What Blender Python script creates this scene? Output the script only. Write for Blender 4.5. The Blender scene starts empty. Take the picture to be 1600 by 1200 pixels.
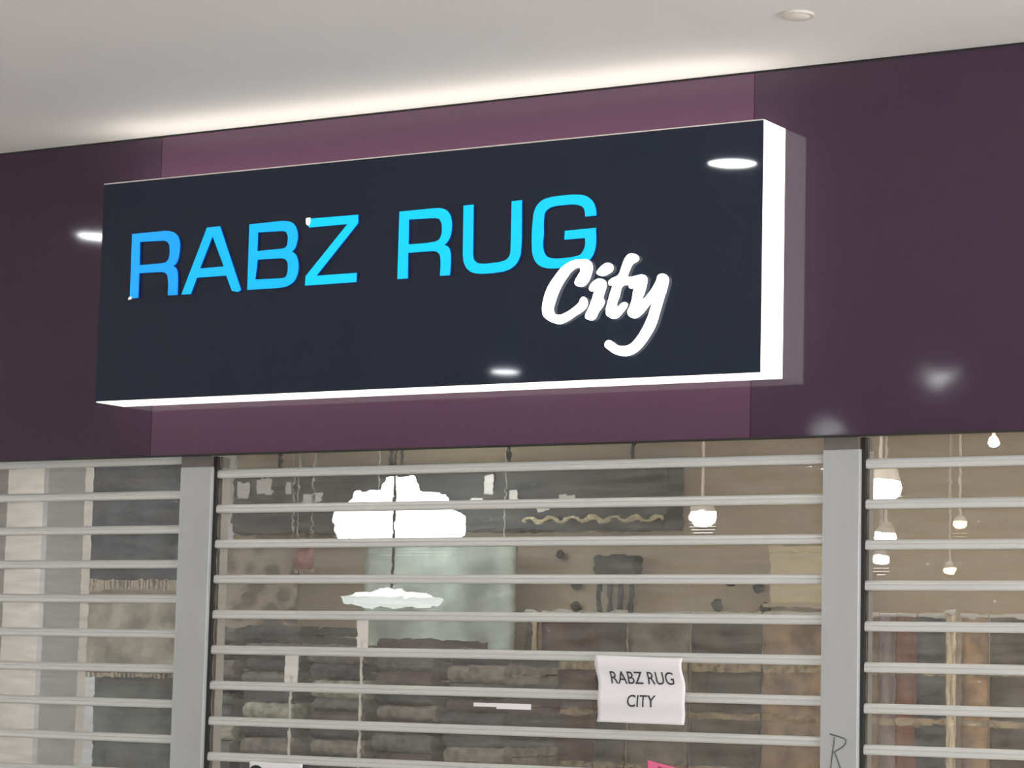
import bpy, bmesh, math, random
from mathutils import Vector, Matrix
random.seed(7)
C = bpy.context.scene.collection
SC = bpy.context.scene

def lin(r, g, b):
    f = lambda c: ((c/255+.055)/1.055)**2.4 if c/255 > .04045 else c/255/12.92
    return (f(r), f(g), f(b), 1)

# ------------------------------------------------------------------ camera
F_PX, YAW, PITCH, ROLL = 4110.87, 0.54164, 0.112741, 0.023718
CAM = Vector((3.2208, -7.1551, 1.6))
fw = Vector((-math.sin(YAW)*math.cos(PITCH), math.cos(YAW)*math.cos(PITCH), math.sin(PITCH)))
rt = Vector((math.cos(YAW), math.sin(YAW), 0)); up = rt.cross(fw)
r2 = math.cos(ROLL)*rt + math.sin(ROLL)*up
u2 = -math.sin(ROLL)*rt + math.cos(ROLL)*up
cd = bpy.data.cameras.new('camera'); cam = bpy.data.objects.new('camera', cd); C.objects.link(cam)
M = Matrix((r2, u2, -fw)).transposed().to_4x4(); M.translation = CAM; cam.matrix_world = M
cd.sensor_fit = 'HORIZONTAL'; cd.sensor_width = 36; cd.lens = F_PX/1600*36
cd.clip_end = 200
SC.camera = cam

# ------------------------------------------------------------------ world, exposure
SC.view_settings.view_transform = 'Standard'; SC.view_settings.look = 'None'
SC.view_settings.gamma = 1; SC.view_settings.use_curve_mapping = False
SC.view_settings.exposure = 0.0
W = bpy.data.worlds.new('mall_daylight'); SC.world = W; W.use_nodes = True
W.node_tree.nodes['Background'].inputs[0].default_value = (0.93, 0.96, 1.0, 1)
W.node_tree.nodes['Background'].inputs[1].default_value = 7.9

# ------------------------------------------------------------------ sizes of the shopfront
ZT, ZB = 3.4809, 2.3507            # mall ceiling, underside of the fascia
SX0, SX1, SZ0, SZ1, SD = -2.6688, -0.1345, 2.5247, 3.2911, 0.1535   # sign box
SHY = 0.06                         # shutter plane
PITCH_Z = 0.12                     # shutter pitch

# ------------------------------------------------------------------ materials
def mat(name, col, rough=.5, metal=0, spec=.5, emit=None, es=0, noise=None, coat=0, bump=None, ior=None):
    m = bpy.data.materials.new(name); m.use_nodes = True
    nt = m.node_tree; b = nt.nodes['Principled BSDF']
    b.inputs['Base Color'].default_value = col
    b.inputs['Roughness'].default_value = rough
    b.inputs['Metallic'].default_value = metal
    b.inputs['Specular IOR Level'].default_value = spec
    if ior: b.inputs['IOR'].default_value = ior
    if coat: b.inputs['Coat Weight'].default_value = coat; b.inputs['Coat Roughness'].default_value = .08
    if emit: b.inputs['Emission Color'].default_value = emit; b.inputs['Emission Strength'].default_value = es
    tc = nt.nodes.new('ShaderNodeTexCoord')
    if noise:
        sc, amt, stretch = noise
        mp = nt.nodes.new('ShaderNodeMapping'); mp.inputs['Scale'].default_value = stretch
        n = nt.nodes.new('ShaderNodeTexNoise'); n.inputs['Scale'].default_value = sc; n.inputs['Detail'].default_value = 5
        nt.links.new(tc.outputs['Object'], mp.inputs[0]); nt.links.new(mp.outputs[0], n.inputs['Vector'])
        mx = nt.nodes.new('ShaderNodeMix'); mx.data_type = 'RGBA'
        mx.inputs['A'].default_value = tuple(c*(1-amt) for c in col[:3])+(1,)
        mx.inputs['B'].default_value = tuple(min(1, c*(1+amt)) for c in col[:3])+(1,)
        nt.links.new(n.outputs[0], mx.inputs['Factor']); nt.links.new(mx.outputs['Result'], b.inputs['Base Color'])
    if bump:
        sc, st, stretch = bump
        mp = nt.nodes.new('ShaderNodeMapping'); mp.inputs['Scale'].default_value = stretch
        n = nt.nodes.new('ShaderNodeTexNoise'); n.inputs['Scale'].default_value = sc
        nt.links.new(tc.outputs['Object'], mp.inputs[0]); nt.links.new(mp.outputs[0], n.inputs['Vector'])
        bp = nt.nodes.new('ShaderNodeBump'); bp.inputs['Strength'].default_value = 1; bp.inputs['Distance'].default_value = st
        nt.links.new(n.outputs[0], bp.inputs['Height']); nt.links.new(bp.outputs[0], b.inputs['Normal'])
    return m

m_ceil = mat('ceiling_paint', lin(216, 212, 209), .7, noise=(3, .02, (1, 1, 1)), spec=.2)
m_floor = mat('mall_floor_tile', lin(212, 207, 201), .25)
m_plum = mat('plum_laminate', lin(60, 41, 58), .06, noise=(30, .06, (1, 1, 1)), bump=(3, .0008, (1, 1, 1)))
m_maroon = mat('maroon_laminate', lin(82, 55, 74), .06, noise=(30, .06, (1, 1, 1)), bump=(3, .0008, (1, 1, 1)))
m_dark = mat('black_rubber', lin(34, 32, 30), .7)
m_trim = mat('grey_brown_trim', lin(96, 88, 74), .5)
m_signface = mat('black_gloss_acrylic', lin(24, 34, 51), .035, ior=1.5)
m_signbox = mat('lit_white_acrylic', (.9, .9, .86, 1), .35, emit=(1, .97, .88, 1), es=3.0)
m_signside = mat('lit_cream_acrylic_side', (.85, .85, .8, 1), .35, emit=(1, .975, .88, 1), es=1.35)
m_edge = mat('white_acrylic_edge', lin(225, 215, 205), .35)
m_blue = [mat('lit_blue_acrylic', lin(0, 60, 140), .3, emit=lin(*c), es=1.0) for c in ((14, 165, 255), (4, 190, 255), (0, 212, 255))]
m_blueside = mat('deep_blue_acrylic_edge', lin(0, 30, 90), .3, emit=lin(0, 45, 120), es=.8)
m_white = mat('lit_white_letter', (.9, .9, .9, 1), .3, emit=(1, .99, .93, 1), es=2.2)
m_chip = mat('bare_white_acrylic', lin(235, 240, 245), .3, emit=(1, 1, 1, 1), es=.8)
m_alu = mat('anodised_aluminium', lin(206, 205, 200), .38, metal=.3, noise=(14, .05, (.2, 1, 1)))
m_post = mat('brushed_grey_aluminium', lin(172, 173, 171), .5, metal=.25, noise=(9, .10, (2, 2, .35)))
m_postdark = mat('dull_bracket_metal', lin(112, 104, 98), .6, metal=.3, noise=(40, .2, (1, 1, 1)))
m_paper = mat('white_paper', lin(226, 222, 222), .8, spec=.2)
m_pink = mat('pink_paper', lin(226, 108, 145), .8, spec=.2)
m_pinkink = mat('dark_pink_ink', lin(165, 55, 90), .8)
m_ink = mat('grey_black_ink', lin(58, 60, 66), .7)
m_bold = mat('black_ink', lin(20, 20, 22), .7)
m_pen = mat('graphite_pen', lin(88, 88, 86), .6)
m_wall = mat('beige_wall_paint', lin(196, 180, 156), .8, noise=(2, .06, (1, 1, 1)))
m_white_wall = mat('white_wall_paint', lin(226, 228, 230), .8)
m_pier = mat('pale_grey_wall_paint', lin(188, 188, 186), .8)
m_detector = mat('detector_plastic', lin(198, 190, 180), .5)
m_shopceil = mat('shop_ceiling_paint', lin(205, 196, 184), .8)
m_shopfloor = mat('shop_floor_boards', lin(120, 104, 86), .5)
m_beam = mat('charcoal_bulkhead_paint', lin(44, 46, 48), .6)
m_lamp = mat('cool_white_diffuser', (.9, .9, .9, 1), .4, emit=(.92, .97, 1, 1), es=60)
m_shopcool = mat('shop_panel_cool', (.9, .9, .9, 1), .4, emit=(.88, .95, 1, 1), es=11)
m_shoplight = mat('shop_panel_diffuser', (.9, .9, .9, 1), .4, emit=(1, .96, .9, 1), es=13)
m_spot = mat('spot_lens', (.9, .9, .9, 1), .4, emit=(.95, .98, 1, 1), es=14)
m_lampdome = mat('pendant_glare_glow', (.9, .9, .9, 1), .4, emit=(.9, 1, .98, 1), es=5)  # glow of the added pendant that makes the glare
m_shade2 = mat('dish_glare_glow', (.9, .9, .9, 1), .4, emit=(.9, 1, .98, 1), es=.9)  # glow of the added dish that makes the arc highlight
m_warm = mat('warm_bulb', (.9, .8, .6, 1), .4, emit=(1, .72, .35, 1), es=4)
m_cream = mat('cream_box_card', lin(216, 204, 172), .8)
m_walltile = mat('opposite_wall', lin(170, 164, 158), .7)

def clear_slat():
    m = bpy.data.materials.new('clear_polycarbonate'); m.use_nodes = True
    nt = m.node_tree; nt.nodes.clear(); N = nt.nodes.new; L = nt.links.new
    out = N('ShaderNodeOutputMaterial')
    tc = N('ShaderNodeTexCoord')
    mp = N('ShaderNodeMapping'); mp.inputs['Scale'].default_value = (1, 1, 2.2)
    n1 = N('ShaderNodeTexNoise'); n1.inputs['Scale'].default_value = 9; n1.inputs['Detail'].default_value = 2
    L(tc.outputs['Object'], mp.inputs[0]); L(mp.outputs[0], n1.inputs['Vector'])
    bp = N('ShaderNodeBump'); bp.inputs['Distance'].default_value = SLAT_BUMP
    L(n1.outputs[0], bp.inputs['Height'])
    rf = N('ShaderNodeBsdfRefraction'); rf.inputs['IOR'].default_value = 1.18; rf.inputs['Roughness'].default_value = .03
    rf.inputs['Color'].default_value = (.97, .965, .95, 1)
    L(bp.outputs[0], rf.inputs['Normal'])
    gl = N('ShaderNodeBsdfGlossy'); gl.inputs['Roughness'].default_value = .06; L(bp.outputs[0], gl.inputs['Normal'])
    fr = N('ShaderNodeFresnel'); fr.inputs['IOR'].default_value = 1.55; L(bp.outputs[0], fr.inputs['Normal'])
    m1 = N('ShaderNodeMixShader'); L(fr.outputs[0], m1.inputs[0]); L(rf.outputs[0], m1.inputs[1]); L(gl.outputs[0], m1.inputs[2])
    # scuffs and dust on the plastic
    mp2 = N('ShaderNodeMapping'); mp2.inputs['Scale'].default_value = (1, 1, 6)
    n2 = N('ShaderNodeTexNoise'); n2.inputs['Scale'].default_value = 6; n2.inputs['Detail'].default_value = 8
    L(tc.outputs['Object'], mp2.inputs[0]); L(mp2.outputs[0], n2.inputs['Vector'])
    rg = N('ShaderNodeMapRange'); rg.inputs[1].default_value = .35; rg.inputs[2].default_value = .75
    rg.inputs[3].default_value = .04; rg.inputs[4].default_value = .19
    L(n2.outputs[0], rg.inputs[0])
    df = N('ShaderNodeBsdfDiffuse'); df.inputs[0].default_value = lin(190, 186, 178)
    m2 = N('ShaderNodeMixShader'); L(rg.outputs[0], m2.inputs[0]); L(m1.outputs[0], m2.inputs[1]); L(df.outputs[0], m2.inputs[2])
    L(m2.outputs[0], out.inputs[0])
    return m
SLAT_BUMP = .0036
m_clear = clear_slat()

def rug_mat(name, base, second, kind='speckle', scale=14):
    m = bpy.data.materials.new(name); m.use_nodes = True
    nt = m.node_tree; b = nt.nodes['Principled BSDF']; b.inputs['Roughness'].default_value = .95
    b.inputs['Specular IOR Level'].default_value = .1
    tc = nt.nodes.new('ShaderNodeTexCoord'); L = nt.links.new
    if kind == 'medallion':
        t = nt.nodes.new('ShaderNodeTexVoronoi'); t.feature = 'F1'; t.inputs['Scale'].default_value = scale; src = t.outputs['Distance']
    elif kind == 'streak':
        mp = nt.nodes.new('ShaderNodeMapping'); mp.inputs['Scale'].default_value = (3, 3, .3)
        t = nt.nodes.new('ShaderNodeTexNoise'); t.inputs['Scale'].default_value = scale; t.inputs['Detail'].default_value = 6
        L(tc.outputs['Object'], mp.inputs[0]); src = t.outputs[0]
    else:
        t = nt.nodes.new('ShaderNodeTexNoise'); t.inputs['Scale'].default_value = scale; t.inputs['Detail'].default_value = 8; src = t.outputs[0]
    L((mp.outputs[0] if kind == 'streak' else tc.outputs['Object']), t.inputs['Vector'])
    r = nt.nodes.new('ShaderNodeValToRGB'); r.color_ramp.elements[0].position = .38; r.color_ramp.elements[1].position = .62
    r.color_ramp.elements[0].color = base; r.color_ramp.elements[1].color = second
    L(src, r.inputs[0]); L(r.outputs[0], b.inputs['Base Color'])
    return m

# ------------------------------------------------------------------ mesh helpers
def tag(o, label=None, cat=None, group=None, kind=None):
    if label: o['label'] = label
    if cat: o['category'] = cat
    if group: o['group'] = group
    if kind: o['kind'] = kind
    return o
def empty(name, loc, label=None, cat=None, group=None):
    o = bpy.data.objects.new(name, None); o.location = loc; o.empty_display_size = .1; C.objects.link(o)
    return tag(o, label, cat, group)
def link(name, bm, m, parent=None, loc=(0, 0, 0), smooth=False):
    bmesh.ops.recalc_face_normals(bm, faces=bm.faces)
    me = bpy.data.meshes.new(name); bm.to_mesh(me); bm.free()
    for mm in (m if isinstance(m, (list, tuple)) else [m]): me.materials.append(mm)
    if smooth:
        for p in me.polygons: p.use_smooth = True
    o = bpy.data.objects.new(name, me); C.objects.link(o); o.location = loc
    if parent: o.parent = parent
    return o
def box(bm, x0, x1, y0, y1, z0, z1, bevel=0, mi=0):
    r = bmesh.ops.create_cube(bm, size=1)
    for v in r['verts']:
        v.co = Vector(((x0+x1)/2+v.co.x*(x1-x0), (y0+y1)/2+v.co.y*(y1-y0), (z0+z1)/2+v.co.z*(z1-z0)))
    fs = set(f for v in r['verts'] for f in v.link_faces)
    for f in fs: f.material_index = mi
    if bevel:
        es = set(e for v in r['verts'] for e in v.link_edges)
        bmesh.ops.bevel(bm, geom=list(es), offset=bevel, segments=2, affect='EDGES', profile=.5)
    return bm
def B(*a, **k): return box(bmesh.new(), *a, **k)
def lathe(bm, prof, c=(0, 0, 0), n=40):
    rings = []
    for r, z in prof:
        if r < 1e-6: rings.append([bm.verts.new((c[0], c[1], c[2]+z))])
        else: rings.append([bm.verts.new((c[0]+r*math.cos(2*math.pi*i/n), c[1]+r*math.sin(2*math.pi*i/n), c[2]+z)) for i in range(n)])
    for a, b in zip(rings, rings[1:]):
        for i in range(n):
            j = (i+1) % n
            if len(a) == 1 and len(b) > 1: bm.faces.new((a[0], b[i], b[j]))
            elif len(b) == 1 and len(a) > 1: bm.faces.new((a[i], a[j], b[0]))
            elif len(a) > 1: bm.faces.new((a[i], a[j], b[j], b[i]))
    return bm
def extrude_x(bm, prof, x0, x1, nseg=1):
    rows = [[bm.verts.new((x0+(x1-x0)*k/nseg, y, z)) for y, z in prof] for k in range(nseg+1)]
    n = len(prof)
    for a, b in zip(rows, rows[1:]):
        for i in range(n): bm.faces.new((a[i], a[(i+1) % n], b[(i+1) % n], b[i]))
    bm.faces.new(rows[0][::-1]); bm.faces.new(rows[-1])
    return bm
def tube(bm, pts, r, n=8):
    prev = None
    for i, p in enumerate(pts):
        a = Vector(pts[max(0, i-1)]); b = Vector(pts[min(len(pts)-1, i+1)]); t = (b-a).normalized()
        s = t.cross(Vector((0, 1, 0.01))).normalized(); q = t.cross(s)
        ring = [bm.verts.new(Vector(p)+r*(math.cos(2*math.pi*k/n)*s+math.sin(2*math.pi*k/n)*q)) for k in range(n)]
        if prev:
            for k in range(n): bm.faces.new((prev[k], prev[(k+1) % n], ring[(k+1) % n], ring[k]))
        else: bm.faces.new(ring)
        prev = ring
    bm.faces.new(prev)
    return bm

# ------------------------------------------------------------------ lamps of the mall ceiling
def downlight(x, y, z, label, group, r=.085, mt=None):
    t = empty('ceiling_light', (x, y, z), label, 'ceiling light', group)
    link('trim_ring', lathe(bmesh.new(), [(r, .0), (r+.004, -.006), (r+.016, -.006), (r+.02, 0), (r, 0)]), m_edge, t)
    link('diffuser', lathe(bmesh.new(), [(0, -.003), (r, -.003), (r, .0), (0, 0)]), mt or m_lamp, t)
    return t
g = 'recessed downlights of the mall ceiling'
DL = 'round white recessed downlight in the mall ceiling, seen mirrored in the sign or plum fascia'
downlight(-.93, -1.555, ZT, 'round downlight just above the frame, mirrored at the upper right of the black sign face', 'ceiling downlights')
downlight(-4.13, -1.555, ZT, 'round downlight mirrored as a small spot in the plum fascia left of the sign', g)
downlight(-5.03, -6.78, ZT, 'round downlight mirrored at the bottom of the black sign face below the lettering', g)
downlight(-2.68, -7.65, ZT, 'round downlight mirrored low in the plum fascia right of the sign', g)
downlight(-4.55, -10.25, ZT, 'round downlight mirrored in the fascia just above the right grey post', g)
for x, y in ((-7.3, -1.555), (2.3, -1.555), (5.5, -1.555), (2.5, -6.9), (5.5, -6.9), (1.6, -4.2), (4.6, -4.2)):
    downlight(x, y, ZT, 'round recessed downlight of the mall ceiling, outside the picture', g)

# ------------------------------------------------------------------ the setting
S = lambda o: tag(o, kind='structure')
S(link('floor', B(-24, 9, -13, 9, -.1, 0), m_floor))
S(link('ceiling', B(-24, 9, -13, .03, ZT, ZT+.1), m_ceil))
S(link('wall_opposite', B(-24, 9, -13.2, -13, 0, ZT), m_walltile))
# fascia in three laminate panels with hairline joints
S(link('wall_left', B(-24, -2.5435, 0, .035, ZB, ZT-.008), m_plum))
S(link('wall_center', B(-2.5415, -.242, 0, .035, ZB, ZT-.008), m_maroon))
S(link('wall_right', B(-.240, 6, 0, .035, ZB, ZT-.008), m_plum))
S(link('wall_bulkhead', B(-9, 6, .12, .3, 2.42, ZT+.1), m_wall))
S(link('trim_1', B(-9, 6, .006, .03, ZT-.008, ZT), m_dark))
S(link('trim_2', B(-9, 6, .001, .034, ZB-.004, ZB), m_dark))
# shop shell
S(link('wall_shop_corner', B(-9, -5.62, 4.58, 4.75, 0, 2.9), m_white_wall))
S(link('wall_shop_back', B(-5.62, 2.75, 4.6, 4.75, 0, 2.9), m_wall))
S(link('wall_shop_right', B(2.6, 2.75, .3, 4.6, 0, 2.9), m_wall))
S(link('wall_shop_left', B(-9.15, -9, .3, 4.6, 0, 2.9), m_wall))
S(link('ceiling_shop', B(-9, 2.75, .3, 4.75, 2.9, 3.0), m_shopceil))
LETTERS = [('R',[[(0.1397,0.5783),(0.2828,0.5797),(0.3106,0.5755),(0.3318,0.5653),(0.3445,0.5506),(0.3498,0.5337),(0.3493,0.5006),(0.3455,0.4788),(0.3367,0.4628),(0.325,0.4552),(0.3374,0.4476),(0.3442,0.4347),(0.3464,0.4181),(0.348,0.3547),(0.3057,0.3557),(0.3038,0.4096),(0.2988,0.4264),(0.2898,0.4339),(0.2758,0.4383),(0.1783,0.4392),(0.1784,0.3544),(0.1406,0.3537)],[(0.1763,0.5484),(0.2775,0.5462),(0.2932,0.5415),(0.3024,0.5312),(0.306,0.5144),(0.306,0.4923),(0.3015,0.4788),(0.2915,0.4711),(0.2743,0.468),(0.1787,0.467)]]),('A',[[(0.4627,0.5784),(0.5184,0.5794),(0.616,0.3574),(0.6115,0.3536),(0.5771,0.3556),(0.5513,0.4092),(0.4281,0.4091),(0.4051,0.3543),(0.3641,0.3552)],[(0.4879,0.5465),(0.5398,0.4407),(0.4402,0.4399)]]),('B',[[(0.6407,0.577),(0.7676,0.5795),(0.7938,0.5776),(0.8202,0.5685),(0.8356,0.55),(0.8412,0.5308),(0.8391,0.5014),(0.8318,0.4831),(0.8202,0.4731),(0.8358,0.4627),(0.8447,0.4448),(0.8489,0.4204),(0.8451,0.3939),(0.8329,0.3732),(0.8123,0.3611),(0.7898,0.3557),(0.7637,0.3545),(0.6413,0.3552)],[(0.6784,0.5472),(0.7755,0.5455),(0.792,0.5408),(0.7989,0.5309),(0.8006,0.5066),(0.7972,0.4934),(0.7877,0.4873),(0.7714,0.4857),(0.6778,0.4844)],[(0.6807,0.455),(0.7727,0.4541),(0.7925,0.4494),(0.802,0.4394),(0.8051,0.4204),(0.8035,0.4018),(0.7965,0.3901),(0.782,0.3864),(0.6736,0.3885)]]),('Z',[[(0.8781,0.5792),(1.0809,0.5786),(1.0819,0.5502),(0.9227,0.3866),(1.0825,0.3864),(1.0818,0.3561),(0.8773,0.356),(0.8786,0.3879),(1.0393,0.5505),(0.8851,0.5492)]]),('R',[[(1.2419,0.5771),(1.3738,0.5785),(1.4013,0.5765),(1.4227,0.5679),(1.4368,0.5526),(1.4435,0.5314),(1.4431,0.4978),(1.4376,0.4775),(1.429,0.4651),(1.4186,0.4567),(1.434,0.448),(1.4414,0.4333),(1.4435,0.4151),(1.442,0.3571),(1.4036,0.3576),(1.4041,0.4098),(1.4006,0.4255),(1.3905,0.4352),(1.3737,0.4397),(1.2804,0.4397),(1.2817,0.3562),(1.241,0.3568)],[(1.2799,0.5482),(1.3779,0.5465),(1.3948,0.5414),(1.4034,0.5291),(1.4064,0.5107),(1.4046,0.4901),(1.3983,0.4775),(1.3849,0.4706),(1.3682,0.4686),(1.2811,0.4671)]]),('U',[[(1.4857,0.5789),(1.5241,0.5794),(1.5264,0.4201),(1.5305,0.4019),(1.5422,0.3914),(1.5631,0.387),(1.6016,0.3872),(1.631,0.3892),(1.6515,0.3956),(1.6614,0.4064),(1.6648,0.4215),(1.6646,0.5793),(1.7027,0.5808),(1.7043,0.5004),(1.7041,0.4291),(1.701,0.4039),(1.6899,0.3817),(1.6728,0.3675),(1.6437,0.3578),(1.6202,0.3554),(1.5878,0.3543),(1.5521,0.3557),(1.5252,0.3611),(1.5054,0.3739),(1.4928,0.3939),(1.4881,0.4226)]]),('G',[[(1.9316,0.5117),(1.9298,0.5274),(1.9238,0.5405),(1.9079,0.5492),(1.8879,0.5527),(1.8535,0.5532),(1.8248,0.5522),(1.8018,0.5468),(1.7891,0.5363),(1.7847,0.5151),(1.785,0.4694),(1.7842,0.4239),(1.7895,0.4059),(1.7999,0.3939),(1.8174,0.3885),(1.8576,0.3864),(1.8975,0.389),(1.9173,0.394),(1.9283,0.4071),(1.9336,0.4243),(1.9326,0.4444),(1.859,0.4438),(1.8606,0.4719),(1.9707,0.4739),(1.9719,0.4217),(1.9681,0.402),(1.9614,0.3874),(1.949,0.3732),(1.9266,0.3621),(1.8982,0.3588),(1.8612,0.3561),(1.8239,0.3558),(1.7951,0.3588),(1.7717,0.3678),(1.7539,0.3854),(1.7446,0.4088),(1.7426,0.4266),(1.7434,0.5104),(1.747,0.5381),(1.758,0.5602),(1.778,0.5752),(1.8067,0.582),(1.847,0.584),(1.9043,0.5827),(1.9272,0.5785),(1.9473,0.5676),(1.9619,0.5515),(1.9694,0.5321),(1.9718,0.5119)]])]
SCRIPT = [('C',[[(1.9216,0.3775),(1.9455,0.3754),(1.9593,0.3641),(1.963,0.3504),(1.9585,0.3267),(1.9488,0.3063),(1.9338,0.2937),(1.9168,0.2931),(1.9012,0.303),(1.9011,0.3106),(1.9125,0.3294),(1.92,0.3455),(1.9171,0.3517),(1.9086,0.3522),(1.8917,0.3442),(1.8717,0.3228),(1.8485,0.288),(1.834,0.2527),(1.8278,0.2229),(1.8332,0.2121),(1.8471,0.2083),(1.8743,0.2159),(1.9013,0.231),(1.9179,0.2451),(1.9228,0.2553),(1.9312,0.2609),(1.9432,0.2542),(1.9486,0.2405),(1.9455,0.2287),(1.9322,0.2159),(1.9087,0.2037),(1.8784,0.1872),(1.8512,0.1796),(1.8305,0.1836),(1.8061,0.1954),(1.7902,0.2098),(1.7863,0.2281),(1.7906,0.2611),(1.8036,0.2966),(1.8269,0.3285),(1.8503,0.3542),(1.8774,0.3706),(1.8978,0.3769)]]),('i',[[(1.9808,0.3134),(2.0011,0.3107),(2.0114,0.3011),(2.0118,0.2847),(2.007,0.2701),(2.0024,0.2525),(2.0077,0.2417),(2.0045,0.2315),(1.9865,0.2086),(1.9768,0.1912),(1.9668,0.1858),(1.9515,0.188),(1.9402,0.1961),(1.941,0.2035),(1.9507,0.2224),(1.962,0.2487),(1.9714,0.2781),(1.9614,0.2756),(1.9517,0.2837),(1.9542,0.2925),(1.9674,0.3067)],[(1.9802,0.3388),(1.9967,0.3543),(2.0101,0.3609),(2.0253,0.3591),(2.0356,0.3489),(2.0341,0.3371),(2.0209,0.3274),(2.0009,0.3212),(1.9839,0.3258),(1.977,0.333)]]),('t',[[(2.0513,0.3197),(2.0673,0.3529),(2.0769,0.3732),(2.09,0.3842),(2.1067,0.3838),(2.1218,0.3748),(2.1247,0.3657),(2.1172,0.3588),(2.104,0.3521),(2.0943,0.3364),(2.0848,0.3138),(2.1131,0.313),(2.1136,0.2923),(2.0903,0.2897),(2.0704,0.2858),(2.0594,0.2553),(2.0517,0.223),(2.0534,0.2206),(2.0665,0.2326),(2.0798,0.2358),(2.0883,0.2285),(2.0851,0.2198),(2.0705,0.2028),(2.0541,0.1888),(2.0408,0.1859),(2.0256,0.1917),(2.0153,0.1997),(2.0128,0.2102),(2.0179,0.2367),(2.0272,0.269),(2.0345,0.2879),(2.0217,0.2931),(2.0198,0.3021),(2.0313,0.3119)]]),('y',[[(2.1015,0.3107),(2.1214,0.3164),(2.1379,0.3175),(2.1496,0.3123),(2.1541,0.3032),(2.1519,0.2827),(2.1441,0.2565),(2.1394,0.242),(2.1411,0.2404),(2.1557,0.2544),(2.175,0.2784),(2.1862,0.2984),(2.1908,0.3114),(2.2039,0.3165),(2.2188,0.3118),(2.2272,0.3004),(2.2244,0.2756),(2.212,0.238),(2.1996,0.1975),(2.1856,0.1571),(2.1681,0.1286),(2.1456,0.1002),(2.1229,0.0806),(2.0999,0.0713),(2.0767,0.0703),(2.0499,0.0765),(2.0261,0.0908),(2.0107,0.1064),(2.0129,0.1152),(2.0238,0.1212),(2.039,0.1154),(2.0559,0.1043),(2.0744,0.1005),(2.0992,0.1053),(2.1187,0.1221),(2.1412,0.1534),(2.1587,0.1879),(2.1696,0.2197),(2.1743,0.2342),(2.1565,0.2145),(2.1371,0.1949),(2.1207,0.1854),(2.1075,0.1852),(2.0923,0.1942),(2.0878,0.2048),(2.0951,0.2207),(2.1029,0.244),(2.1074,0.2704),(2.1105,0.2806),(2.1023,0.276),(2.0929,0.2795),(2.0903,0.2906)]])]

# ------------------------------------------------------------------ glyph outlines (metres from the lower left corner of the sign face)
def smooth(pts, corner=48, n=5):
    N = len(pts); P = [Vector(p) for p in pts]; out = []
    def is_corner(i):
        a = (P[i]-P[i-1]); b = (P[(i+1) % N]-P[i])
        return abs(a.angle_signed(b)) > math.radians(corner) if a.length and b.length else True
    cs = [is_corner(i) for i in range(N)]
    def tan(i, seg):
        if cs[i]: return None
        a = P[i]-P[i-1]; b = P[(i+1) % N]-P[i]
        la, lb = a.length, b.length
        return (a/la*lb + b/lb*la).normalized()
    for i in range(N):
        j = (i+1) % N; p0, p1 = P[i], P[j]; d = p1-p0; l = d.length
        t0 = tan(i, l) or d.normalized(); t1 = tan(j, l) or d.normalized()
        out.append(p0)
        if l > .09 or (cs[i] and cs[j]): continue
        for k in range(1, n):
            s = k/n; h = (2*s**3-3*s*s+1, s**3-2*s*s+s, -2*s**3+3*s*s, s**3-s*s)
            out.append(p0*h[0]+t0*l*h[1]+p1*h[2]+t1*l*h[3])
    return out
def mesh_from_curve(cu, name):
    tmp = bpy.data.objects.new('tmp', cu); C.objects.link(tmp)
    dg = bpy.context.evaluated_depsgraph_get()
    me = bpy.data.meshes.new_from_object(tmp.evaluated_get(dg)); me.name = name
    bpy.data.objects.remove(tmp)
    return me
def glyph(name, outlines, depth, parent, mats, corner=48):
    cu = bpy.data.curves.new('c', 'CURVE'); cu.dimensions = '2D'; cu.fill_mode = 'BOTH'; cu.extrude = depth/2
    for o in outlines:
        pts = smooth(o, corner)
        sp = cu.splines.new('POLY'); sp.points.add(len(pts)-1); sp.use_cyclic_u = True
        for q, p in zip(sp.points, pts): q.co = (p[0], p[1], 0, 1)
    me = mesh_from_curve(cu, name)
    me.transform(Matrix(((1, 0, 0, 0), (0, 0, -1, 0), (0, 1, 0, 0), (0, 0, 0, 1))))   # stand it up, front to -y
    xs = [v.co.x for v in me.vertices]; zs = [v.co.z for v in me.vertices]
    c = Vector(((min(xs)+max(xs))/2, 0, min(zs)))
    me.transform(Matrix.Translation(-c))
    me.materials.clear()
    for mm in mats: me.materials.append(mm)
    for p in me.polygons: p.material_index = 0 if p.normal.y < -.5 else 1
    o = bpy.data.objects.new(name, me); C.objects.link(o)
    o.parent = parent; o.location = c
    return o
def text_mesh(name, body, size, m, parent, loc, bold=0, italic=0, sx=1, align='CENTER', rot=None):
    cu = bpy.data.curves.new('t', 'FONT'); cu.body = body; cu.size = size; cu.align_x = align; cu.extrude = .0003
    cu.offset = bold; cu.shear = italic
    me = mesh_from_curve(cu, name)
    me.transform(Matrix.Diagonal((sx, 1, 1, 1)))
    if rot: me.transform(Matrix.Rotation(rot, 4, 'Z'))
    me.transform(Matrix(((1, 0, 0, 0), (0, 0, -1, 0), (0, 1, 0, 0), (0, 0, 0, 1))))
    me.materials.clear(); me.materials.append(m)
    o = bpy.data.objects.new(name, me); C.objects.link(o); o.parent = parent; o.location = loc
    return o

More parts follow.
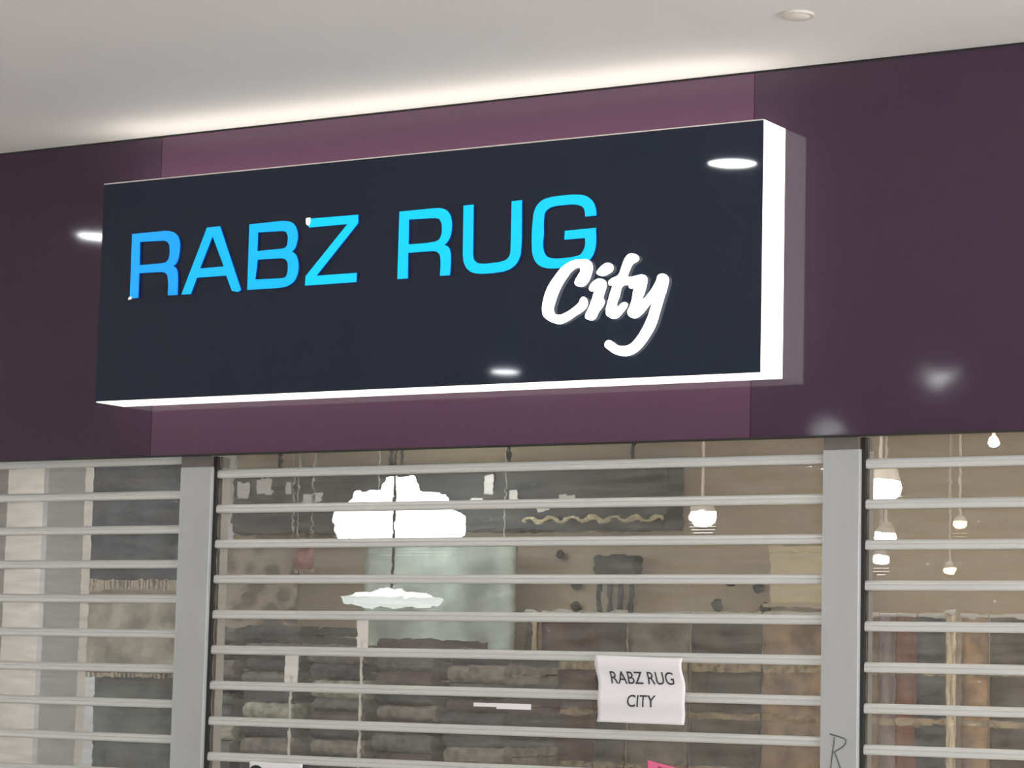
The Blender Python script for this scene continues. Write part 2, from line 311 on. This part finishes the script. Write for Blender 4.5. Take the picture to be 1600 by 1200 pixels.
# ------------------------------------------------------------------ the illuminated sign
sign = empty('shop_sign', (SX0, 0, SZ0), 'long black gloss light box sign with blue and white lettering on the plum fascia', 'sign')
W_, H_ = SX1-SX0, SZ1-SZ0
lb = link('light_box', B(0, W_, -SD+.004, 0, 0, H_, bevel=.002), [m_signbox, m_signside], sign)
for p in lb.data.polygons: p.material_index = 0 if p.normal.z > .5 else 1
link('sign_face', B(0, W_-.002, -SD, -SD+.004, .003, H_-.0035), m_signface, sign)
link('edge_trim', B(0, W_-.002, -SD-.001, -SD+.004, H_-.0035, H_), m_edge, sign)
for i, (ch, outs) in enumerate(LETTERS):
    o = glyph('letter', outs, .008, sign, [m_blue[(0, 1, 1, 2, 2, 2, 2)[i]], m_blueside])
    o.location.y = -SD-.004
    o['label'] = 'blue capital letter ' + ch
for ch, outs in SCRIPT:
    o = glyph('script_letter', outs, .003, sign, [m_white, m_white], 75)
    o.location.y = -SD-.0098
    o['label'] = 'white brush script letter ' + ch
def chip(pts):
    o = glyph('chipped_corner', [pts], .003, sign, [m_chip, m_chip]); o.location.y = -SD-.0088
zx = LETTERS[3][1][0][0]
chip([(zx[0]-.004, zx[1]+.002), (zx[0]+.012, zx[1]+.003), (zx[0]+.012, zx[1]-.012), (zx[0]+.006, zx[1]-.024), (zx[0]-.002, zx[1]-.018)])
rx = LETTERS[0][1][0][-1]
chip([(rx[0]-.006, rx[1]-.004), (rx[0]+.006, rx[1]-.003), (rx[0]+.007, rx[1]+.006), (rx[0]-.001, rx[1]+.004)])

# ------------------------------------------------------------------ shutters
def bar_prof(z):      # hinge rail of the shutter, top at z, front to -y
    y = SHY
    return [(y+.008, z-.001), (y-.003, z), (y-.009, z-.004), (y-.0125, z-.0095), (y-.0125, z-.0125), (y-.0105, z-.0138),
            (y-.0122, z-.0152), (y-.0125, z-.0245), (y-.010, z-.0285), (y-.004, z-.030), (y+.008, z-.030)]
def slat_prof(za, zb, y=SHY+.004, sag=.007, th=.003, n=10):
    f = []; b = []
    for i in range(n+1):
        s = i/n; z = za+(zb-za)*s; d = sag*(1-(2*s-1)**2)
        f.append((y-.001-d, z)); b.append((y-.001-d+th, z))
    return f+b[::-1]
def shutter(x0, x1, ztop, label, nrail):
    t = empty('roller_shutter', ((x0+x1)/2, SHY, 0), label, 'shutter', 'clear roller shutters of the shopfront')
    L = (x1-x0)/2
    z = ztop
    zs = [ztop-PITCH_Z*i for i in range(nrail)]
    zs = [q for q in zs if q > .06]
    def P(prof): return [(y-SHY, z) for y, z in prof]
    tilt = random.Random(3)
    for q in zs:
        link('shutter_rail', extrude_x(bmesh.new(), P(bar_prof(q)), -L, L), m_alu, t)
    prev = 2.44
    for q in zs+[.02]:
        s = link('clear_slat', extrude_x(bmesh.new(), [(a, b) for a, b in P(slat_prof(q-.002, prev))], -L+.002, L-.002, 1), m_clear, t, smooth=False)
        prev = q-.028
    link('bottom_bar', B(-L, L, -.015, .012, .005, .05, bevel=.004), m_alu, t)
    return t
PL0, PL1, PR0, PR1 = -2.430, -2.296, -.014, .105
shutter(-5.0, PL0, 2.3523, 'clear slatted roller shutter left of the left grey post', 40)
shutter(PL1+.012, PR0, 2.3006, 'wide clear slatted roller shutter between the two grey posts', 40)
shutter(PR1+.012, 3.0, 2.2826, 'clear slatted roller shutter right of the right grey post', 40)

def post(x0, x1, label):
    t = empty('shutter_post', ((x0+x1)/2, .05, 0), label, 'post', 'grey posts between the shutters')
    w = (x1-x0)/2
    link('post_body', B(-w, w, -.02, .09, 0, 2.31, bevel=.003), m_post, t)
    link('top_bracket', B(-w+.001, w-.006, -.017, .09, 2.31, ZB-.004), m_postdark, t)
    link('guide_channel', B(w, w+.011, -.004, .03, 0, ZB-.004), m_dark, t)
    return t
pl = post(PL0, PL1, 'grey aluminium post between the left and the wide middle shutter')
pr = post(PR0, PR1, 'grey aluminium post with pen scrawl right of the wide middle shutter')
def scrawl(pts, parent, y):
    bm = bmesh.new(); tube(bm, [(x, y, z) for x, z in pts], .0022, 6); return bm
bm = bmesh.new()
yy = .05-.0203
c0 = (PR0+PR1)/2
def px(u, v):  # grid of the pen mark on the post face: u, v in millimetres
    return (PR0-c0+u/1000, 1.470-v/1000)
for st in ([(32, 0), (45, 3), (62, 7), (78, 12), (84, 17), (84, 24), (76, 35), (60, 45), (47, 52)],
           [(47, 8), (46, 25), (42, 50), (38, 85), (35, 125), (31, 160)],
           [(47, 52), (54, 66), (63, 88), (73, 115), (84, 140), (92, 158)]):
    pts = [px(a, b) for a, b in st]
    tube(bm, [(x, -.0195-.0012, z) for x, z in pts], .0021, 6)
mk = link('pen_mark', bm, m_pen, pr)
mk['label'] = 'grey hand drawn letter R'

# ------------------------------------------------------------------ papers taped to the shutter
def sheet(name, corners, label, cat, m, waves, y0, nx=24, nz=24, sag=0.0, taper=None):
    (xa, za), (xb, zb), (xc, zc), (xd, zd) = corners     # top left, top right, bottom right, bottom left
    t = empty(name, ((xa+xb)/2, y0, zd), label, cat)
    bm = bmesh.new(); g = []
    for j in range(nz+1):
        v = j/nz; row = []
        for i in range(nx+1):
            u = i/nx
            x = (xa*(1-u)+xb*u)*(1-v)+(xd*(1-u)+xc*u)*v
            z = (za*(1-u)+zb*u)*(1-v)+(zd*(1-u)+zc*u)*v
            y, dx = waves(u, v)
            row.append(bm.verts.new((x+dx-t.location.x, y, z-t.location.z)))
        g.append(row)
    for j in range(nz):
        for i in range(nx): bm.faces.new((g[j][i], g[j][i+1], g[j+1][i+1], g[j+1][i]))
    s = link('paper_sheet', bm, m, t, smooth=True)
    sm = s.modifiers.new('thickness', 'SOLIDIFY'); sm.thickness = .0006; sm.offset = 0
    return t
def wv(u, v):   # bulges over the rails, curls at the sides
    y = -.018*math.cos(2*math.pi*(v-.08)/1.16*2)*.5-.006
    dx = .0065*math.sin(2*math.pi*v*1.05+.4)*-1
    return y, dx
n1 = sheet('paper_notice', [(-.768, 1.689), (-.466, 1.684), (-.464, 1.482), (-.767, 1.484)],
           'white paper notice printed RABZ RUG CITY taped to the middle shutter', 'notice', m_paper, wv, .035)
def wrap_text(o, par, f, x0, x1, z0, z1):
    b = bmesh.new(); b.from_mesh(o.data)
    for k in range(1, 24):
        bmesh.ops.bisect_plane(b, geom=b.verts[:]+b.edges[:]+b.faces[:], plane_co=(0, 0, k*.0025), plane_no=(0, 0, 1))
    b.to_mesh(o.data); b.free()
    for v in o.data.vertices:
        wx = v.co.x+o.location.x+par.location.x; wz = v.co.z+o.location.z+par.location.z
        u = (wx-x0)/(x1-x0); w = (z1-wz)/(z1-z0); y, dx = f(u, w)
        v.co.y += y-.0016; v.co.x += dx
tx = text_mesh('printed_line', 'RABZ RUG', .0545, m_ink, n1, (.006, 0, .119), bold=.0003, italic=.06, sx=.86)
wrap_text(tx, n1, wv, -.768, -.466, 1.482, 1.686)
tx = text_mesh('printed_line', 'CITY', .0530, m_ink, n1, (.001, 0, .049), bold=.0003, italic=.06, sx=.86)
wrap_text(tx, n1, wv, -.768, -.466, 1.482, 1.686)
n2 = sheet('paper_notice', [(-2.099, 1.316), (-1.882, 1.314), (-1.882, 1.165), (-2.099, 1.165)],
           'white paper notice with bold black lettering at the bottom edge left of the middle', 'notice', m_paper, lambda u, v: (-.002*math.sin(3*u), 0), .040)
text_mesh('printed_line', 'Out', .082, m_bold, n2, (-.045, -.003, .080), bold=.002)
n3 = sheet('sticky_note', [(-.592, 1.372), (-.452, 1.345), (-.458, 1.25), (-.588, 1.26)],
           'bright pink note with dark pink writing at the bottom edge below the white notice', 'note', m_pink, lambda u, v: (-.003*math.sin(2.5*u), 0), .040)
text_mesh('handwriting', 'RUG', .038, m_pinkink, n3, (.0, -.004, .062), bold=.0012, rot=-.19)
# white tape strips on the slat
t = empty('tape_strip', (-1.118, .044, 1.520), 'long thin white sticky strip on a slat left of the white notice', 'sticker')
o = link('strip_backing', B(-.106, .106, -.003, .0, 0, .012), m_paper, t)
o = link('torn_edge', B(-.02, .106, -.003, .0, -.006, 0), m_paper, t)

# ------------------------------------------------------------------ inside the shop
S(link('wall_partition', B(-4.4, -3.47, .32, .52, 0, 2.9), m_white_wall))
S(link('wall_pier', B(-3.82, -3.63, .95, 1.0, 0, 2.9), m_pier))
def panel_light(x, y, lx, ly, label):
    t = empty('shop_ceiling_light', (x, y, 2.9), label, 'ceiling light', 'ceiling panels inside the shop')
    link('light_frame', B(-lx/2-.02, lx/2+.02, -ly/2-.02, ly/2+.02, -.02, 0), m_edge, t)
    link('diffuser', B(-lx/2, lx/2, -ly/2, ly/2, -.024, -.02), m_shopcool if x < -3.5 else m_shoplight, t)
for i, (x, y) in enumerate(((-5.2, 1.6), (-2.4, 1.4), (-.2, 1.4), (-6.6, 3.2), (.8, 3.0))):
    panel_light(x, y, 1.2, .6, ('flat white ceiling panel glowing inside the shop, '+('near the left shutter', 'over the middle shutter', 'over the right post', 'in the far left corner', 'at the far right')[i]))
def pendant(x, y, z, r, h, label, m, name='glare_pendant'):  # added glowing bodies shaped after glare in the slats, not known fixtures
    t = empty(name, (x, y, z), label, 'added lamp')
    link('glare_shade', lathe(bmesh.new(), [(0, -.02), (r*.55, -.015), (r*.93, 0), (r, .03), (r, h*.5), (r*.8, h*.66), (r*.7, h*.95), (r*.3, h), (r*.22, h*1.3), (0, h*1.32)], n=48), m, t, smooth=True)
    link('cord', tube(bmesh.new(), [(0, 0, h), (0, 0, 2.9-z)], .006), m_dark, t)
pendant(-4.07, 3.9, 2.30, .33, .24, 'large glowing drum pendant added for the glare behind the upper slats of the middle shutter', m_lampdome)  # added, its outline follows the glare patch
pendant(-3.74, 3.35, 1.955, .245, .055, 'wide shallow glowing dish added for the arc highlight below the drum pendant in the middle shutter', m_shade2, 'glare_dish')  # added for the bright arc under the glare
# round spots in the shop, seen through the right-hand shutter
def spot(x, y, z, r, label, m, grp=None):
    t = empty('shop_spotlight', (x, y, z), label, 'spotlight', grp)
    link('spot_housing', lathe(bmesh.new(), [(0, r*.3), (r*.95, r*.3), (r*.8, r*.8), (r*.4, r*1.3), (0, r*1.3)]), m_edge, t)
    link('spot_lens', lathe(bmesh.new(), [(0, -r*.75), (r*.55, -r*.65), (r*.9, -r*.3), (r, 0), (r*.9, r*.3), (0, r*.35)]), m, t, smooth=True)
    link('stem', tube(bmesh.new(), [(0, 0, r*1.3), (0, 0, 2.9-z)], .006), m_edge, t)

SP = 'small round spotlight'
spot(-.876, 2.5, 2.400, .085, 'largest round white spotlight in the top slat of the right shutter', m_spot)
spot(-1.274, 3.5, 2.265, .05, 'small round white spotlight second down in the right shutter', m_spot)
spot(-1.591, 4.2, 2.210, .038, 'lowest and smallest white spotlight in the right shutter', m_spot)
spot(-.932, 3.5, 2.320, .03, 'amber spotlight in the third slat of the right shutter', m_warm)
spot(-1.253, 4.2, 2.158, .03, 'amber spotlight in the fourth slat of the right shutter', m_warm)
spot(-1.913, 3.0, 2.330, .06, 'bright spotlight in the right half of the middle shutter, second slat', m_spot)
spot(-.03, 1.5, 2.463, .02, 'tiny white spotlight at the top right corner of the shutters', m_spot)

# dark service bulkhead hung under the shop ceiling, with hooks and small tags
t = empty('ceiling_bulkhead', (-4.16, 4.4, 2.37), 'dark charcoal bulkhead behind the top slats of the middle shutter', 'bulkhead')
link('bulkhead_body', B(-1.34, 1.34, 0, .19, 0, .33, bevel=.006), m_beam, t)
for k in range(4): link('hanger_rod', tube(bmesh.new(), [(-1.1+k*.73, .1, .33), (-1.1+k*.73, .1, .53)], .01), m_dark, t)
rr = random.Random(5)
for k, x in enumerate((-5.42, -5.28, -5.12, -4.98, -4.93, -3.92, -3.85, -3.70, -3.52, -3.38)):
    w, h = rr.uniform(.02, .05), rr.uniform(.04, .10)
    o = link('price_tag', B(-w, w, -.003, .003, 0, h), m_paper, None, (x, 4.39, 2.50+rr.uniform(-.03, .09)))
    tag(o, 'small pale price tag on the charcoal bulkhead, '+('first', 'second', 'third', 'fourth', 'fifth', 'sixth', 'seventh', 'eighth', 'ninth', 'tenth')[k]+' from the left', 'tag', 'price tags on the dark bulkhead')
bm = bmesh.new()
for k in range(46):
    bmesh.ops.create_icosphere(bm, subdivisions=1, radius=.014, matrix=Matrix.Translation((-3.62+.79*k/45, 4.37, 2.42+.012*math.sin(k*.9))))
tag(link('bead_garland', bm, m_cream), 'beige bead garland strung along the dark bulkhead', 'garland', kind='stuff')

# rugs hung on the racks
def col(c, k): return lin(*[max(0, min(255, q*k)) for q in c])
matcache = {}
def rugm(c, kind, sc=14):
    key = (c, kind, sc)
    if key not in matcache: matcache[key] = rug_mat('rug_pile_%d' % len(matcache), col(c, .82), col(c, 1.22), kind, sc)
    return matcache[key]
m_fringe = rug_mat('fringe_cotton', lin(196, 186, 168), lin(150, 138, 120), 'streak', 30)
def rug(x0, x1, y, z0, z1, c, kind, label, group='rugs hanging on the shop racks', fr=.05, bands=(), sc=14, wires=False):
    w = x1-x0; t = empty('hanging_rug', ((x0+x1)/2, y, z0), label, 'rug', group)
    ph = x0*13 % 6
    def fold(x, z): return .018*math.sin(x*26+ph)*(.4+.6*(1-z/(z1-z0)))
    bm = bmesh.new(); nx, nz = max(4, int(w/.03)), 14; F = {}; K = {}
    for i in range(nx+1):
        for j in range(nz+1):
            x = -w/2+w*i/nx; z = (z1-z0)*j/nz; yy = fold(x, z)
            F[i, j] = bm.verts.new((x, yy, z)); K[i, j] = bm.verts.new((x, yy+.012, z))
    for i in range(nx):
        for j in range(nz):
            bm.faces.new((F[i, j], F[i+1, j], F[i+1, j+1], F[i, j+1])); bm.faces.new((K[i, j], K[i, j+1], K[i+1, j+1], K[i+1, j]))
    for i in range(nx):
        bm.faces.new((F[i, 0], K[i, 0], K[i+1, 0], F[i+1, 0])); bm.faces.new((F[i, nz], F[i+1, nz], K[i+1, nz], K[i, nz]))
    for j in range(nz):
        bm.faces.new((F[0, j], F[0, j+1], K[0, j+1], K[0, j])); bm.faces.new((F[nx, j], K[nx, j], K[nx, j+1], F[nx, j+1]))
    link('rug_pile', bm, rugm(c, kind, sc), t, smooth=True)
    bm = bmesh.new()
    n = max(5, int(w/.02))
    for k in range(n):
        x = -w/2+w*(k+.5)/n
        box(bm, x-w/n*.32, x+w/n*.32, fold(x, 0), fold(x, 0)+.008, -fr, 0)
    link('fringe', bm, m_fringe, t)
    for bz, bh, bc in bands:
        bm = bmesh.new()
        for i in range(nx):
            a, b = -w/2+w*i/nx, -w/2+w*(i+1)/nx
            vs = [bm.verts.new((q, fold(q, zz)-.003, zz)) for q, zz in ((a, bz), (b, bz), (b, bz+bh), (a, bz+bh))]
            bm.faces.new(vs)
        link('border_band', bm, rugm(bc, 'speckle', 30), t)
    link('hanging_rod', tube(bmesh.new(), [(-w/2, .006, z1-z0+.006), (w/2, .006, z1-z0+.006)], .012), m_alu, t)
    if wires:
        for q in (-.42, .42): link('hanging_wire', tube(bmesh.new(), [(w*q, .006, z1-z0+.01), (w*q, .006, 2.9-z0)], .0025), m_alu, t)
    return t
R_ = [(820, 842, -3.386, -3.31, (74, 66, 60), 'narrow dark brown rug left of the pale edge'),
      (845, 930, -3.29, -2.99, (78, 54, 50), 'dark maroon brown rug hanging behind the middle shutter'),
      (932, 980, -2.985, -2.815, (70, 64, 58), 'dark charcoal rug hanging left of the notice'),
      (982, 1078, -2.81, -2.48, (112, 106, 98), 'mid grey rug hanging behind the white notice'),
      (1082, 1190, -2.465, -2.105, (74, 68, 62), 'dark grey brown rug right of the white notice'),
      (1195, 1290, -2.09, -1.78, (134, 112, 90), 'tan rug hanging beside the right grey post'),
      (1348, 1375, -1.66, -1.515, (120, 102, 84), 'olive tan rug at the left edge of the right shutter'),
      (1375, 1402, -1.51, -1.43, (122, 108, 108), 'mauve grey narrow rug in the right shutter'),
      (1402, 1435, -1.425, -1.33, (108, 72, 54), 'rust brown narrow rug in the right shutter'),
      (1437, 1482, -1.325, -1.185, (62, 66, 68), 'slate blue dark rug in the right shutter'),
      (1500, 1545, -1.12, -.99, (150, 122, 92), 'sandy rug right of the pale fringe edge'),
      (1547, 1600, -.985, -.80, (78, 70, 64), 'dark brown rug at the right edge of the frame')]
for a, b, x0, x1, c, lab in R_:
    rug(x0, x1, 4.0, .25, 1.935, c, 'speckle' if x1-x0 > .12 else 'streak', lab, sc=9, bands=[(1.42, .05, (150, 136, 112)), (1.20, .03, (140, 124, 100)), (.95, .03, (140, 124, 100))])
rug(-1.178, -1.13, 3.96, .25, 1.95, (190, 176, 150), 'streak', 'thin pale speckled rug edge between the slate and sandy rugs', sc=30)
rug(-3.315, -3.292, 3.96, .25, 1.93, (176, 158, 130), 'streak', 'thin pale rug edge left of the maroon brown rug', sc=30)
rug(-4.59, -3.66, 4.36, .6, 2.30, (152, 157, 152), 'speckle', 'large pale grey green rug behind the middle shutter', sc=3, wires=True)
rug(-5.58, -5.02, 4.36, 1.2, 2.29, (140, 130, 120), 'medallion', 'grey beige scroll patterned rug behind the left of the middle shutter', sc=9, wires=True)
rug(-5.00, -4.885, 4.30, 2.17, 2.31, (168, 122, 116), 'speckle', 'small dusty red rug beside the scroll patterned rug', fr=.02, wires=True)
rug(-5.38, -4.72, 3.0, 2.055, 2.63, (70, 76, 84), 'speckle', 'dark slate rug hanging high behind the left shutter', sc=6, wires=True)
rug(-5.37, -4.70, 3.06, 1.60, 2.05, (158, 152, 140), 'speckle', 'grey beige rug hanging halfway up behind the left shutter', sc=6, fr=.02, wires=True)
rug(-5.35, -4.68, 3.12, .6, 1.60, (92, 98, 98), 'speckle', 'grey green rug hanging low behind the left shutter', sc=5, wires=True)
# dark tasselled hanging and small wall ornaments
t = empty('tassel_hanging', (-3.17, 4.53, 1.97), 'dark tasselled wall hanging with four long strands above the rugs', 'wall hanging')
link('woven_top', B(-.12, .12, -.03, .07, .15, .28, bevel=.02), m_beam, t)
for k in range(4): link('tassel', tube(bmesh.new(), [(-.09+.06*k, 0, .16), (-.10+.065*k, 0, .08), (-.09+.058*k, 0, 0)], .014), m_beam, t)
for k, (x, z) in enumerate(((-3.42, 2.10), (-3.52, 2.25), (-2.55, 2.12), (-2.40, 2.09), (-2.32, 2.13), (-2.62, 2.0), (-3.42, 1.99), (-2.36, 1.99))):
    bm = bmesh.new(); lathe(bm, [(0, -.03), (.02, -.02), (.032, .0), (.02, .012), (.008, .03), (0, .032)], n=12)
    tag(link('wall_ornament', bm, m_dark, None, (x, 4.575, z)), 'small dark ornament on the beige shop wall, '+('just left of the tasselled hanging', 'upper left of the tasselled hanging', 'right of the tasselled hanging', 'upper middle one of the right cluster', 'furthest right beside the cream boxes', 'alone low right of the tassels', 'low, just left of the tassels', 'low, beside the cream boxes')[k], 'ornament', 'small ornaments on the beige shop wall')
# cream boxes on a high shelf
t = empty('wall_shelf', (-1.98, 4.35, 1.98), 'high shelf with cream boxes beside the right grey post', 'shelf')
link('shelf_board', B(-.2, .2, -.18, .2, 0, .02), m_wall, t)
for k, (z, h) in enumerate(((2.0, .13), (2.13, .14))):
    b = empty('storage_box', (-1.99, 4.32, z), ('lower' if k == 0 else 'upper')+' cream storage box stacked on the high shelf', 'box', 'cream boxes on the high shelf')
    link('box_body', B(-.17, .17, -.12, .12, 0, h-.02, bevel=.003), m_cream, b)
    link('box_lid', B(-.175, .175, -.125, .125, h-.03, h, bevel=.003), m_cream, b)
# counters with piles of folded rugs
def pile(xc, w, y, top, cols, where):
    base = 1.02
    t = empty('display_counter', (xc, y, 0), 'low dark counter under the '+where+' of folded rugs', 'counter')
    link('counter_top', B(-w/2-.02, w/2+.02, -.27, .27, base-.04, base), m_beam, t)
    link('counter_body', B(-w/2, w/2, -.25, .25, 0, base-.04), m_shopfloor, t)
    z = base; k = 0; r = random.Random(int(xc*100))
    while z < top-.02:
        h = r.uniform(.055, .085); c = cols[k % len(cols)]
        ww = w*r.uniform(.88, 1.0); ox = r.uniform(-.012, .012)
        pr_ = []
        n = 6
        for i in range(n+1): a = -math.pi/2+math.pi*i/n; pr_.append((-.22-h/2*math.cos(a), h/2+h/2*math.sin(a)))
        pr_ += [(.22, h), (.22, h*.55), (-.18, h*.52), (-.18, h*.48), (.22, h*.45), (.22, 0)]
        o = link('folded_rug', extrude_x(bmesh.new(), pr_, -ww/2, ww/2), rugm(c, 'speckle', 20), None, (xc+ox, y, z))
        tag(o, NAMES[c]+' folded rug, '+ORD[k]+' from the bottom of the '+where, 'folded rug', 'folded rugs in the '+where)
        z += h; k += 1
D1, D2, D3, D4, D5 = (62, 66, 68), (84, 88, 84), (146, 146, 134), (72, 58, 58), (108, 104, 98)
NAMES = {D1: 'slate grey', D2: 'moss grey', D3: 'pale stone', D4: 'dark plum brown', D5: 'mid grey'}
ORD = ['first', 'second', 'third', 'fourth', 'fifth', 'sixth', 'seventh', 'eighth', 'ninth', 'tenth', 'eleventh', 'twelfth', 'thirteenth', 'fourteenth']
pile(-4.37, .34, 3.0, 1.84, [D1, D5, D1, D2, D3, D1, D2], 'leftmost pile')
pile(-4.00, .32, 3.0, 1.85, [D1, D2, D1, D5, D1, D3], 'second pile from the left')
pile(-3.62, .32, 3.0, 1.74, [D2, D3, D1, D5, D1, D4], 'middle pile')
pile(-3.26, .32, 3.0, 1.74, [D4, D5, D1, D4, D2], 'second pile from the right')
pile(-2.89, .32, 3.0, 1.70, [D1, D4, D2, D5, D1], 'rightmost pile')
# white tickets on short stands between the piles
for x, y, z0, z1, w, lab in ((-3.74, 2.55, 1.02, 1.70, .035, 'pale upright price stand between the left rug piles'), (-3.36, 2.55, 1.02, 1.86, .03, 'pale upright price stand between the right rug piles')):
    t = empty('price_stand', (x, y, 0), lab, 'price stand')
    link('stand_pole', tube(bmesh.new(), [(0, 0, 0), (0, 0, z1-.1)], .006), m_alu, t)
    link('price_card', B(-w, w, -.002, .002, z1-.14, z1), m_paper, t)
    link('stand_base', lathe(bmesh.new(), [(0, 0), (.07, 0), (.07, .01), (0, .014)]), m_alu, t)
# small round heat detector on the mall ceiling
t = empty('smoke_detector', (.163, -.571, ZT), 'small flat round white detector on the ceiling at the upper right', 'detector')
link('detector_base', lathe(bmesh.new(), [(0, -.008), (.047, -.008), (.050, -.005), (.050, 0)]), m_detector, t)
link('detector_dome', lathe(bmesh.new(), [(0, -.017), (.020, -.0165), (.034, -.012), (.038, -.008)]), m_detector, t, smooth=True)
